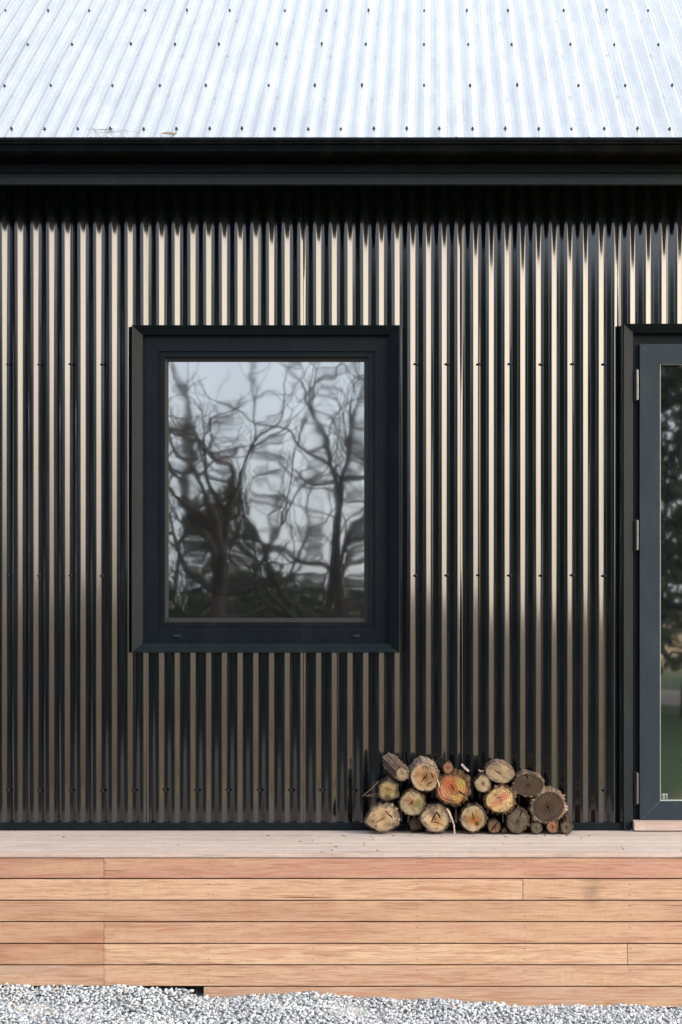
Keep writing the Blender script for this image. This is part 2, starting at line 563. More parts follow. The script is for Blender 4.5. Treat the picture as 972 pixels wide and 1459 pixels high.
def stones(n, x0, x1, y0, y1, rmin, rmax):
    x = rng.uniform(x0, x1, n); y = rng.uniform(y0, y1, n)
    r = rmin + (rmax - rmin) * rng.beta(1.6, 3.0, n)
    hump = 0.004 * np.sin(x * 9 + 1) + 0.003 * np.sin(x * 23 + y * 9) + 0.006 * np.sin(y * 17 + x * 4)
    z = gz(x) + hump - 0.012 - rng.uniform(0, 0.016, n) + 0.02 * np.clip((y + 0.80) / 0.2, 0, 1) * (x < -1.05)
    z -= 0.02 * np.clip((-y - 1.2) / 2, 0, 1)
    v = np.repeat(ico[None], n, 0) * rng.uniform(0.62, 1.25, (n, 12, 1))
    v *= np.stack([rng.uniform(.8, 1.35, n), rng.uniform(.7, 1.2, n), rng.uniform(.5, .95, n)], 1)[:, None, :]
    an = rng.uniform(0, 6.283, n); tl = rng.normal(0, .5, n)
    c, s = np.cos(tl)[:, None], np.sin(tl)[:, None]
    vy, vz = v[:, :, 1] * c - v[:, :, 2] * s, v[:, :, 1] * s + v[:, :, 2] * c
    c, s = np.cos(an)[:, None], np.sin(an)[:, None]
    vx, vy = v[:, :, 0] * c - vy * s, v[:, :, 0] * s + vy * c
    v = np.stack([vx, vy, vz], 2) * r[:, None, None] + np.stack([x, y, z], 1)[:, None, :]
    f = (icf[None] + (np.arange(n) * 12)[:, None, None]).reshape(-1, 3)
    base = np.array([0.42, 0.45, 0.48]) * rng.uniform(0.65, 1.3, (n, 1))
    tan = rng.random(n) < 0.035
    base[tan] = np.array([0.48, 0.42, 0.37]) * rng.uniform(.7, 1.1, (tan.sum(), 1))
    dk = rng.random(n) < 0.07
    base[dk] = np.array([0.16, 0.19, 0.23]) * rng.uniform(.6, 1.2, (dk.sum(), 1))
    cols = np.repeat(base[:, None], 12, 1) * rng.uniform(.9, 1.1, (n, 12, 1))
    return v.reshape(-1, 3), f, cols.reshape(-1, 3)


va, fa, ca = stones(30000, -2.7, 1.75, -1.22, -0.602, 0.0045, 0.0125)
vb, fb, cb = stones(9000, -3.6, 2.6, -2.6, -1.2, 0.008, 0.02)
gv_ = np.concatenate([va, vb]); gf_ = np.concatenate([fa, fb + len(va)]); gc_ = np.clip(np.concatenate([ca, cb]), 0, .85)
tag(obj('gravel', gv_, gf_, M['stone'], cols=gc_, origin=(0, -1, 0)),
    'loose pale grey crushed stone gravel banked against the foot of the deck', 'gravel', kind='stuff')

# ------------------------------------------------------------------ house
HX0, HX1 = -5.2, 2.05
house = thing('house', 'black corrugated steel house with pale metal roof behind the timber deck', 'house', (0, 0, 0))
PITCH = 22.37 * D / F
CREST0 = PX(6.8) - PITCH / 4          # a crest (most forward point); right-facing flank just right of it
DEP = 0.0148

# half-profile lookup: straight flanks joined by tight curves
_u = np.linspace(0, 1, 400)
_sl = np.where((_u % .5 > 0.095) & (_u % .5 < 0.405), 1.0, 0.0)
_k = np.hanning(21); _k /= _k.sum()
_sgn = np.where(_u < .5, 1.0, -1.0)
_s = np.convolve(np.tile(_sl * _sgn, 3), _k, 'same')[400:800]
_h = np.cumsum(_s); _h = (_h - _h.min()) / (_h.max() - _h.min())
_h = np.append(_h, _h[0])


def prof(phase):      # 0 at crest (front) -> 1 at valley (back)
    return np.interp(phase % 1.0, np.linspace(0, 1, 401), _h)


WIN = (PX(190.5), PX(566.5), PZ(927), PZ(466))     # opening in the cladding
DOOR = (PX(891), PX(890) + 0.955, 0.50, PZ(464))
PHS = [0, .02, .05, .08, .11, .16, .25, .34, .39, .42, .45, .48, .5, .52, .55, .58, .61, .66, .75, .84, .89, .92, .95, .98]


def wall_mesh():
    zs = sorted(set(list(np.linspace(0.612, 4.0, 64)) + [WIN[2], WIN[3], DOOR[3]]))
    zs = np.array(zs)
    V, Fc = [], []
    off = 0
    LAP = PX(208) - CREST0 - PITCH * 0.25   # lap position sits on a right flank
    lap_x0 = CREST0 + PITCH * (round((PX(208) - CREST0) / PITCH - .25) + 0.30)
    k0 = math.floor((HX0 - lap_x0) / (10 * PITCH))
    k1 = math.ceil((HX1 - lap_x0) / (10 * PITCH))
    srng = np.random.default_rng(3)
    for k in range(k0, k1):
        sx0, sx1 = lap_x0 + k * 10 * PITCH, lap_x0 + (k + 1) * 10 * PITCH + PITCH * 0.14
        n0 = math.floor((sx0 - CREST0) / PITCH) - 1
        n1 = math.ceil((sx1 - CREST0) / PITCH) + 1
        xs = [CREST0 + (n + p) * PITCH for n in range(n0, n1) for p in PHS]
        xs = [x for x in xs if sx0 < x < sx1 and HX0 < x < HX1]
        for e in (sx0, sx1, HX0, HX1, WIN[0], WIN[1], DOOR[0], DOOR[1]):
            if sx0 <= e <= sx1 and HX0 <= e <= HX1:
                xs.append(e)
        xs = np.array(sorted(set(xs)))
        if len(xs) < 2:
            continue
        X, Z = np.meshgrid(xs, zs)
        ribs = np.floor((X - CREST0) / PITCH + 0.5).astype(int)
        jit = srng.normal(0, 0.035, 4000)
        amp = DEP * (1 + jit[ribs % 4000])
        t = (X - sx0) / (sx1 - sx0)
        Y = -DEP / 2 + prof((X - CREST0) / PITCH) * DEP + (amp - DEP) * (prof((X - CREST0) / PITCH) - .5)
        Y += (1 - t) * -0.0016 + 0.0008
        # sheet edge lifts a little between the fixings
        edge = np.clip(1 - (X - sx0) / (PITCH * .12), 0, 1)
        Y -= edge * 0.0018 * (1 + np.sin(Z * 3.4 + k * 1.7))
        Y += 0.0006 * np.sin(Z * 2.1 + ribs * 1.9) * prof((X - CREST0) / PITCH)
        V.append(np.stack([X.ravel(), Y.ravel(), Z.ravel()], 1))
        nx = len(xs)
        for j in range(len(zs) - 1):
            zc = (zs[j] + zs[j + 1]) / 2
            for i in range(nx - 1):
                xc = (xs[i] + xs[i + 1]) / 2
                if WIN[0] < xc < WIN[1] and WIN[2] < zc < WIN[3]:
                    continue
                if DOOR[0] < xc < DOOR[1] and DOOR[2] < zc < DOOR[3]:
                    continue
                b0 = off + j * nx + i
                Fc.append((b0, b0 + 1, b0 + nx + 1, b0 + nx))
        off += nx * len(zs)
    return np.concatenate(V), np.array(Fc, dtype=np.int32)


wv_, wf_ = wall_mesh()
wall = obj('wall', wv_, wf_, M['wall'], house, smoothf=True)
wall['label'] = 'black corrugated steel front wall'

# building paper / framing behind the sheets, with the two openings left out
hb = MB()
YB0, YB1 = 0.022, 0.10
hb.box(HX0, WIN[0], YB0, YB1, 0.30, 3.95); hb.box(WIN[1], DOOR[0], YB0, YB1, 0.30, 3.95)
hb.box(DOOR[1], HX1, YB0, YB1, 0.30, 3.95)
hb.box(WIN[0], WIN[1], YB0, YB1, 0.30, WIN[2]); hb.box(WIN[0], WIN[1], YB0, YB1, WIN[3], 3.95)
hb.box(DOOR[0], DOOR[1], YB0, YB1, DOOR[3], 3.95)
hb.build('wall_frame', M['gasket'], house)
# back and end walls of the house body
bw = MB()
bw.box(HX0 + .01, HX1 - .01, 5.9, 6.0, 0, 3.9)
for xa, xb in ((HX0 + .005, HX0 + .03), (HX1 - .03, HX1 - .005)):
    prof_g = [(0.10, 0.0), (5.9, 0.0), (5.9, 3.95), (3.0, 6.95), (0.10, 4.05)]
    bw.extrude_x(prof_g, xa, xb)
bw.build('end_wall', M['wall'], house)
# corner flashing
cf = MB(); cf.box(HX1 - .004, HX1 + .03, -0.03, 0.09, 0.6, 3.9)
cf.build('corner_flashing', M['trim'], house, bevel=.002)

# base flashing along the foot of the wall
bf = MB()
bf.extrude_x([(-0.004, 0.629), (-0.0135, 0.627), (-0.015, 0.5945), (0.02, 0.5945), (0.02, 0.633)], HX0, PX(898))
bf.build('base_flashing', M['trim'], house, bevel=.001)

# roof -------------------------------------------------------------
s2 = math.sqrt(.5)
EAVE_Y, EAVE_Z = -0.311, 3.847
RP = 0.0762
RX0 = (603 - 617) * 3.256e-3
RD = 0.0175


def roof_pt(x, s, h):
    return (x, EAVE_Y + s * s2 - h * s2, EAVE_Z + s * s2 + h * s2)


def rprof(x):
    c = np.cos(2 * np.pi * (x - RX0) / RP)
    return RD / 2 * (c + 0.04 * np.cos(6 * np.pi * (x - RX0) / RP))


def roof_mesh():
    ss = np.concatenate([[-.035, -.01, .02], np.linspace(.06, 2.2, 22), np.linspace(2.5, 4.68, 6)])
    V, Fc = [], []
    off = 0
    RL, RR = HX0 - .15, HX1 + .15
    lap0 = RX0 + 2.42 * RP
    for k in range(-9, 4):
        sx0, sx1 = lap0 + k * 10 * RP - 0.16 * RP, lap0 + (k + 1) * 10 * RP + .1 * RP
        sx0c, sx1c = max(sx0, RL), min(sx1, RR)
        if sx1c - sx0c < .02:
            continue
        n = max(3, int((sx1c - sx0c) / RP * 16))
        xs = np.linspace(sx0c, sx1c, n)
        X, S = np.meshgrid(xs, ss)
        t = (X - sx0) / (sx1 - sx0)
        H = rprof(X) + 0.002 * t + 0.0007 * np.sin(S * 5 + X * 11)
        V.append(np.stack([X.ravel(), (EAVE_Y + S * s2 - H * s2).ravel(), (EAVE_Z + S * s2 + H * s2).ravel()], 1))
        # turned-down cut edge of the top sheet at the lap
        for j in range(len(ss) - 1):
            b0 = off + j * n
            ar = np.arange(n - 1)
            Fc.append(np.stack([b0 + ar, b0 + ar + 1, b0 + n + ar + 1, b0 + n + ar], 1))
        base = off + n * len(ss)
        Hh = H[:, -1] - 0.0022
        V.append(np.stack([X[:, -1], EAVE_Y + ss * s2 - Hh * s2, EAVE_Z + ss * s2 + Hh * s2], 1))
        ar = np.arange(len(ss) - 1)
        Fc.append(np.stack([off + ar * n + n - 1, base + ar, base + ar + 1, off + (ar + 1) * n + n - 1], 1))
        off = base + len(ss)
    return np.concatenate(V), np.concatenate(Fc).astype(np.int32)


rv, rf = roof_mesh()
roof = obj('roof', rv, rf, M['roof'], house, smoothf=True)
roof['label'] = 'pale galvanised corrugated roof with rows of dark screws'
rb = MB()      # back slope and underlay
ry, rz = EAVE_Y + 4.68 * s2, EAVE_Z + 4.68 * s2
rb.extrude_x([(EAVE_Y + .02, EAVE_Z - .03), (ry, rz - .03), (2 * ry - EAVE_Y, EAVE_Z - .03), (2 * ry - EAVE_Y, EAVE_Z - .06), (ry, rz - .10), (EAVE_Y + .03, EAVE_Z - .07)], HX0 - .14, HX1 + .14)
rb.build('back_roof_slope', M['roof'], house)
rc = MB()
rc.extrude_x([(ry - .16, rz - .12), (ry, rz + .04), (ry + .16, rz - .12), (ry, rz + .02)], HX0 - .15, HX1 + .15)
rc.build('ridge_cap', M['roof'], house)

# soffit lining, raked with the roof, and barge board
sb = MB()
sb.extrude_x([(-0.285, 3.632), (0.02, 3.937), (0.02, 3.96), (-0.285, 3.66)], HX0 - .12, HX1 + .10)
sb.build('soffit', M['soffit'], house)
for xa, nm in ((HX1 + .10, 'barge_board'), (HX0 - .13, 'barge_board')):
    bb = MB()
    bb.extrude_x([(-0.30, 3.64), (-0.30, 3.83), (ry, rz - .02), (ry, rz - .22)], xa, xa + .02)
    bb.build(nm, M['trim'], house)
# fascia with pressed ribs
fb_ = MB()
yf = -0.300
zf = lambda p: PZ(p, yf)
fp = [(yf, zf(224)), (yf, zf(245.0)), (yf + .012, zf(245.8)), (yf + .012, zf(248.0)), (yf, zf(248.8)), (yf, zf(251.3)), (yf + .004, zf(252.4)), (yf + .004, zf(259.2)),
      (yf - .003, zf(260.6)), (yf - .003, zf(262.6)), (yf + .018, zf(262.6)), (yf + .018, zf(224))]
fb_.extrude_x(fp, HX0 - .12, HX1 + .12)
fb_.build('fascia', M['fascia'], house)
# quad gutter
yg = -0.455
zg = lambda p: PZ(p, yg)
gt = MB()
gp = [(yg + .012, zg(194.6)), (yg + .004, zg(195.0)), (yg, zg(198.5)), (yg, zg(200.2)), (yg + .003, zg(201.0)), (yg - .004, zg(203.0)), (yg - .004, zg(204.6)),
      (yg + .006, zg(206.0)), (yg + .006, zg(207.8)), (yg + .002, zg(208.6)), (yg + .003, zg(210)), (yg + .005, zg(215)), (yg + .010, zg(218)), (yg + .020, zg(219.6)), (yg + .050, zg(220)), (yg + .125, zg(220)),
      (yg + .130, zg(220)), (yg + .130, zg(203)), (yg + .127, zg(203)), (yg + .127, zg(218)), (yg + .052, zg(218)), (yg + .024, zg(217.6)), (yg + .016, zg(215)), (yg + .010, zg(209)), (yg + .010, zg(200)), (yg + .012, zg(196))]
gt.extrude_x(gp, HX0 - .14, HX1 + .14)
gut = gt.build('gutter', M['gutter'], house)
gut['label'] = 'black quad gutter'


# screw heads --------------------------------------------------------
def screw_mesh(name, mat, r, h, axis):
    """hex head with washer, local z = outwards"""
    s = MB()
    ring = lambda rr, z, n: [(rr * math.cos(2 * math.pi * k / n), rr * math.sin(2 * math.pi * k / n), z) for k in range(n)]
    vs = ring(r, 0, 12) + ring(r * .92, h * .25, 12) + ring(r * .6, h * .3, 12) + ring(r * .6, h, 12)
    fs = []
    for j in range(3):
        for k in range(12):
            k2 = (k + 1) % 12
            fs.append((j * 12 + k, j * 12 + k2, (j + 1) * 12 + k2, (j + 1) * 12 + k))
    fs.append(tuple(range(36, 48)))
    me = bpy.data.meshes.new(name)
    me.from_pydata(vs, [], fs)
    me.materials.append(mat)
    return me


ws = screw_mesh('wall_screw', M['screw'], 0.0068, 0.0085, 0)
cnt = 0
val = lambda n: CREST0 + (n + .5) * PITCH
nrow = {518: None, 820: None, 1126: None}
n_first = round((PX(14) - CREST0) / PITCH - .5)
for py in (518, 820, 1126):
    n = n_first - 2
    while True:
        x = val(n)
        if x > PX(880):
            break
        n += 2
        z = PZ(py)
        if PX(180) < x < PX(578) and PZ(936) < z < PZ(458):
            continue
        if PX(520) < x < PX(818) and py == 1126:
            continue
        if x < PX(-10):
            continue
        o = bpy.data.objects.new('wall_screw', ws)
        COL.objects.link(o); o.parent = wall
        o.location = (x - 0.001, DEP / 2 - 0.0055, z + random.uniform(-.002, .002))
        o.rotation_euler = (R(90), 0, 0)
        cnt += 1
rs = screw_mesh('roof_screw', M['rscrew'], 0.0078, 0.010, 0)
rows = [(0.048, [i for i in range(-27, 19) if i % 2]), (0.536, None), (1.052, None), (1.524, None)]
rc_ = 0
for s_, idx in rows:
    if idx is None:
        idx = [i for i in range(-34, 24) if i % 10 in (0, 3, 6)]
    for i in idx:
        x = RX0 + i * RP
        yy = EAVE_Y + s_ * s2; zz = EAVE_Z + s_ * s2
        px = 617 + x * F / (D + yy)
        if px < -6 or px > 978 or rc_ >= 99:
            continue
        o = bpy.data.objects.new('roof_screw', rs)
        COL.objects.link(o); o.parent = roof
        jx = random.uniform(-.003, .003)
        hh = RD / 2 + .001
        o.location = (x + jx, yy - hh * s2, zz + hh * s2 + random.uniform(-.003, .003))
        o.rotation_euler = (R(45), 0, 0)
        rc_ += 1
print('screws', cnt, rc_)


# framing rings: loft through rectangles, four mitred sides ---------------
def ring_mesh(levels, gap=0.0004):
    """levels: (x0, x1, z0, z1, y) ; returns verts, faces of the four mitred members"""
    V, Fc = [], []
    n = len(levels)
    for side in range(4):
        b0 = len(V)
        for (x0, x1, z0, z1, y) in levels:
            g = gap
            if side == 0: p = [(x0, y, z0 + g), (x0, y, z1 - g)]
            if side == 1: p = [(x0 + g, y, z1), (x1 - g, y, z1)]
            if side == 2: p = [(x1, y, z1 - g), (x1, y, z0 + g)]
            if side == 3: p = [(x1 - g, y, z0), (x0 + g, y, z0)]
            V += p
        for i in range(n - 1):
            Fc.append((b0 + 2 * i, b0 + 2 * i + 1, b0 + 2 * i + 3, b0 + 2 * i + 2))
    return V, Fc


def pr(x0, x1, y0, y1, d):
    """photo rectangle (left, right, top, bottom) at depth d"""
    return (PX(x0, d), PX(x1, d), PZ(y1, d), PZ(y0, d), d)


def ring(name, levels, mat, parent, bevel=.0006):
    V, Fc = ring_mesh(levels)
    o = obj(name, V, Fc, mat, parent, origin=world_loc(parent))
    return o


def with_y(t, y):
    return (t[0], t[1], t[2], t[3], y)


# window --------------------------------------------------------------
window = obj('window', *ring_mesh([with_y(pr(236, 523, 511, 884, 0.03), 0.076), with_y(pr(236, 523, 511, 884, 0.03), 0.09)]), M['gasket'], house, origin=(PX(380), 0, PZ(930)))
window['label'] = 'square-edged window in a deep black surround'
WY = 0.034
so = pr(187.5, 569.5, 463, 930, -0.024)
si = pr(203.5, 554, 477, 917, 0.010)
ring('surround', [with_y(so, 0.02), with_y(so, -0.022), (so[0] + .002, so[1] - .002, so[2] + .002, so[3] - .002, -0.024), (si[0] - .0015, si[1] + .0015, si[2] - .0015, si[3] + .0015, 0.0092), si, with_y(si, 0.06)], M['trim'], window)
f0 = (si[0] - .003, si[1] + .003, si[2] - .003, si[3] + .003, WY - 0.004)
f1 = pr(225.5, 534.5, 500.5, 896, WY - 0.004)
f2 = with_y(f1, WY + 0.003)
ring('frame', [f0, f1, f2], M['frame'], window)
s0 = (f1[0] - .002, f1[1] + .002, f1[2] - .002, f1[3] + .002, WY + 0.003)
s0b = pr(229, 531, 504, 892, WY + 0.003)
s0c = with_y(s0b, WY + 0.0005)
s1 = pr(234.5, 524, 508.5, 886.5, WY + 0.0005)
s2_ = with_y(s1, WY + 0.016)
ring('sash', [s0, s0b, s0c, s1, s2_], M['frame'], window)
g0 = (s1[0] - .001, s1[1] + .001, s1[2] - .001, s1[3] + .001, WY + 0.016)
g1 = pr(239.5, 519, 515, 880.5, WY + 0.026)
ring('glazing_bead', [g0, with_y(g1, WY + 0.019), with_y(g1, WY + 0.034)], M['gasket'], window)
pg = MB(); pg.box(g1[0] - .004, g1[1] + .004, WY + 0.030, WY + 0.036, g1[2] - .004, g1[3] + .004)
pane = pg.build('pane', M['glass'], window)
for px in (252, 508):
    c = MB()
    y = WY - 0.004
    c.box(PX(px - 5, y), PX(px + 5, y), y - .006, y + .002, PZ(908, y), PZ(904.3, y))
    c.box(PX(px - 1.5, y), PX(px + 1.5, y), y - .008, y - .004, PZ(907.5, y), PZ(904.6, y))
    c.build('drain_cap', M['fascia'], window, bevel=.0015)

# door -----------------------------------------------------------------
door = obj('door', *ring_mesh([with_y(pr(900, 902, 474, 1170, 0), 0.04), with_y(pr(900, 902, 474, 1170, 0), 0.06)]), M['gasket'], house, origin=(PX(905), 0, .6))
bpy.data.objects.remove(door)
DR = PX(890) + .96            # right-hand outer edge of the surround
dso = (PX(888.5, -.028), DR, 0.60, PZ(461, -.028), -0.028)
dsi = (PX(902, .002), DR - .052, 0.60, PZ(474, .002), 0.002)


def three_sided(name, levels, mat, parent):
    V, Fc = [], []
    n = len(levels)
    for side in range(3):
        b0 = len(V)
        for (x0, x1, z0, z1, y) in levels:
            g = .0004
            if side == 0: V += [(x0, y, z0), (x0, y, z1 - g)]
            if side == 1: V += [(x0 + g, y, z1), (x1 - g, y, z1)]
            if side == 2: V += [(x1, y, z1 - g), (x1, y, z0)]
        for i in range(n - 1):
            Fc.append((b0 + 2 * i, b0 + 2 * i + 1, b0 + 2 * i + 3, b0 + 2 * i + 2))
    return obj(name, V, Fc, mat, parent)


dj0 = (dsi[0] - .002, dsi[1] + .002, 0.60, dsi[3] + .002, 0.034)
dj1 = (PX(911), dsi[1] - .03, 0.60, PZ(489), 0.034)
door = three_sided('door', [dj0, dj1, with_y(dj1, 0.08)], M['frame'], house)
door['label'] = 'slate grey glazed door hung on three black hinges'
# re-home the door's origin to its sill
three_sided('surround', [with_y(dso, 0.02), with_y(dso, -.026), (dso[0] + .002, dso[1] - .002, .60, dso[3] - .002, -.028), (dsi[0] - .0015, dsi[1] + .0015, .60, dsi[3] + .0015, .0012), dsi, with_y(dsi, .04)], M['trim'], door)
yl = 0.012
l0 = (PX(911.5, yl), dsi[1] - .036, PZ(1170, yl), PZ(490, yl), yl)
l1 = (PX(940.6, yl), dsi[1] - .036 - .10, PZ(1141.5, yl), PZ(518, yl), yl)
ring('leaf', [with_y(l0, .06), with_y(l0, yl + .001), (l0[0] + .001, l0[1] - .001, l0[2] + .001, l0[3] - .001, yl), l1, with_y(l1, .034)], M['doorleaf'], door)
ring('glazing_seal', [(l1[0] - .001, l1[1] + .001, l1[2] - .001, l1[3] + .001, 0.020), (l1[0] + .004, l1[1] - .004, l1[2] + .004, l1[3] - .002, 0.020), (l1[0] + .004, l1[1] - .004, l1[2] + .004, l1[3] - .002, .036)], M['seal'], door)
dp = MB(); dp.box(l1[0] - .004, l1[1] + .004, 0.033, 0.039, l1[2] - .004, l1[3] + .004)
dp.build('pane', M['doorglass'], door)
hd = MB()
hx_ = l0[1] - .05
hd.tube([(hx_, yl, 1.62), (hx_, yl - .05, 1.62), (hx_ - .12, yl - .055, 1.62)], [.009, .009, .009], 8)
hd.box(hx_ - .018, hx_ + .018, yl - .008, yl, 1.5, 1.72)
hd.build('handle', M['steel'], door)
for pa, pb in ((527, 571), (741, 784), (1100, 1145)):
    h = MB()
    z0, z1 = PZ(pb, yl), PZ(pa, yl)
    xh = PX(908, yl - .01)
    h.box(PX(903, yl), xh - .001, yl - .006, yl + .012, z0 - .004, z1 + .002)
    h.tube([(xh - .004, yl - .012, z0), (xh - .004, yl - .012, z1)], [.007, .007], 12)
    hg = h.build('hinge', M['screw'], door)
    hp = MB()
    zm = (z0 + z1) / 2
    hp.box(xh + .0005, xh + .0040, yl - .018, yl - .010, z0 + .002, zm - .001)
    hp.box(xh + .0005, xh + .0040, yl - .018, yl - .010, zm + .001, z1 - .002)
    hp.build('hinge_pin', M['steel'], door, bevel=.001)
st = MB()        # small certification sticker in the corner of the glass: thin bars on a pale strip
sx0, sx1, sz0, sz1 = PX(943, .03), PX(951.5, .03), PZ(1138.5, .03), PZ(1131, .03)
st.box(sx0, sx1, .0305, .0325, sz1 - .006, sz1)
for q in (0.0, .25, .45, .72, .90):
    w_ = .0042 if q == .25 else .0022
    st.box(sx0 + q * (sx1 - sx0), sx0 + q * (sx1 - sx0) + w_, .0305, .0325, sz0, sz1 - .0075)
st.build('sticker', M['sticker'], door)
th = MB()
th.box(PX(903, -.03), DR - .03, -.045, .03, .5955, PZ(1171.5, -.045), (0.40, 0.28, 0.23), 3.0)
th.build('threshold', M['deck'], door, bevel=.002)

# ------------------------------------------------------------------ deck
DKY = -0.590
deck = thing('deck', 'low hardwood deck with greyed top and reddish tan boarded front', 'deck', (-0.5, -0.3, -0.05))
dz = lambda p: PZ(p, DKY)
DX0, DX1 = -5.2, 2.35
dt = MB()
nb = 6
wid = (abs(DKY) - 0.004 + 0.012) / nb
brs = random.Random(5)
for i in range(nb):
    y0 = DKY - 0.006 + i * wid
    cuts = sorted([DX0, DX1] + [brs.uniform(-4.5, -2.3), brs.uniform(-.9, 1.8)])
    for a_, b_2 in zip(cuts[:-1], cuts[1:]):
        cc = np.array((0.46, 0.385, 0.345)) * brs.uniform(.9, 1.12)
        if i == 0:
            cc = np.array((0.47, 0.36, 0.30))
        dt.box(a_ + .001, b_2 - .001, y0, y0 + wid - .0035, 0.5745, 0.590, tuple(cc), brs.uniform(0, 20))
dt.build('top', M['deck'], deck, bevel=.0018)
lines = [1221.5, 1252, 1283, 1313.5, 1344.5, 1375, 1405.8, 1436.5]
joints = {0: [148], 1: [745], 2: [], 3: [148], 4: [148, 894], 5: [148], 6: [290]}
pal = {0: (0.43, 0.225, 0.16), 1: (0.50, 0.305, 0.20), 2: (0.475, 0.275, 0.18), 3: (0.43, 0.245, 0.165), 4: (0.53, 0.34, 0.225), 5: (0.48, 0.295, 0.20), 6: (0.46, 0.29, 0.20)}
fr = MB()
for i in range(7):
    zt, zb = dz(lines[i] + 0.95), dz(lines[i + 1] - 0.95)
    ed = [DX0] + [PX(j, DKY) for j in joints[i]] + [DX1]
    for q, (a_, b_2) in enumerate(zip(ed[:-1], ed[1:])):
        if i == 6 and q == 0:
            continue
        c = np.array(pal[i]) * np.array((1.0, 1.07, 1.12)) * random.uniform(.94, 1.04) * random.uniform(.96, 1.05)
        if i == 4 and q == 0: c = np.array((0.37, 0.20, 0.135))
        if i == 5 and q == 0: c = np.array((0.43, 0.30, 0.225))
        if i == 3 and q == 0: c = np.array((0.40, 0.225, 0.15))
        dyy = random.uniform(-.0008, .0008)
        fr.box(a_ + .0009, b_2 - .0009, DKY + dyy, DKY + .019 + dyy, zb, zt, tuple(c), random.uniform(0, 30))
fr.build('front', M['board'], deck, bevel=.0016)
fm = MB()
fm.box(DX0, DX1, DKY + .022, DKY + .060, 0.03, 0.572)
for x in np.arange(DX0 + .2, DX1, .457):
    fm.box(x, x + .045, DKY + .062, -.002, 0.44, 0.572)
fm.box(DX0, DX0 + .02, DKY + .02, 0.02, -.05, .572); fm.box(DX1 - .02, DX1, DKY + .02, .02, -.05, .572)
fm.build('joists', M['gasket'], deck)
nm = screw_mesh('nail', M['nail'], 0.0034, 0.0016, 0)
for i in range(6):
    zt, zb = dz(lines[i]), dz(lines[i + 1])
    for px in (151, 297, 446, 595, 745 + 3, 898):
        for fz in (.27, .76):
            o = bpy.data.objects.new('nail', nm)
            COL.objects.link(o); o.parent = deck
            o.location = Vector((PX(px, DKY) + random.uniform(-.002, .002), DKY - .0008, zb + (zt - zb) * fz)) - deck.location
            o.rotation_euler = (R(90), 0, 0)

# ------------------------------------------------------------------ firewood
LY = -0.125      # where the sawn faces stand
FACE = {
    'cream': ((0.58, 0.44, 0.28), (0.62, 0.50, 0.34), (0.42, 0.36, 0.29)),
    'olive': ((0.44, 0.32, 0.15), (0.46, 0.39, 0.22), (0.20, 0.19, 0.12)),
    'green': ((0.50, 0.36, 0.25), (0.45, 0.40, 0.26), (0.36, 0.33, 0.24)),
    'brown': ((0.36, 0.22, 0.12), (0.47, 0.33, 0.19), (0.55, 0.47, 0.36)),
    'red': ((0.48, 0.20, 0.09), (0.50, 0.30, 0.12), (0.34, 0.16, 0.08)),
    'amber': ((0.46, 0.25, 0.10), (0.50, 0.36, 0.21), (0.46, 0.42, 0.34)),
    'pink': ((0.60, 0.34, 0.24), (0.66, 0.52, 0.28), (0.62, 0.50, 0.27)),
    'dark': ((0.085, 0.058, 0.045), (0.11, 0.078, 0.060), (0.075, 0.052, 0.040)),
    'grey': ((0.20, 0.17, 0.145), (0.25, 0.215, 0.18), (0.19, 0.165, 0.14)),
    'rust': ((0.40, 0.20, 0.115), (0.42, 0.25, 0.16), (0.27, 0.16, 0.11)),
    'pale': ((0.50, 0.44, 0.32), (0.56, 0.50, 0.37), (0.34, 0.30, 0.23)),
}


def ZX(zx): return PX(500 + zx / 2.859, LY)
def ZZ(zy): return PZ(1050 + zy / 2.859 + 2.2, LY)


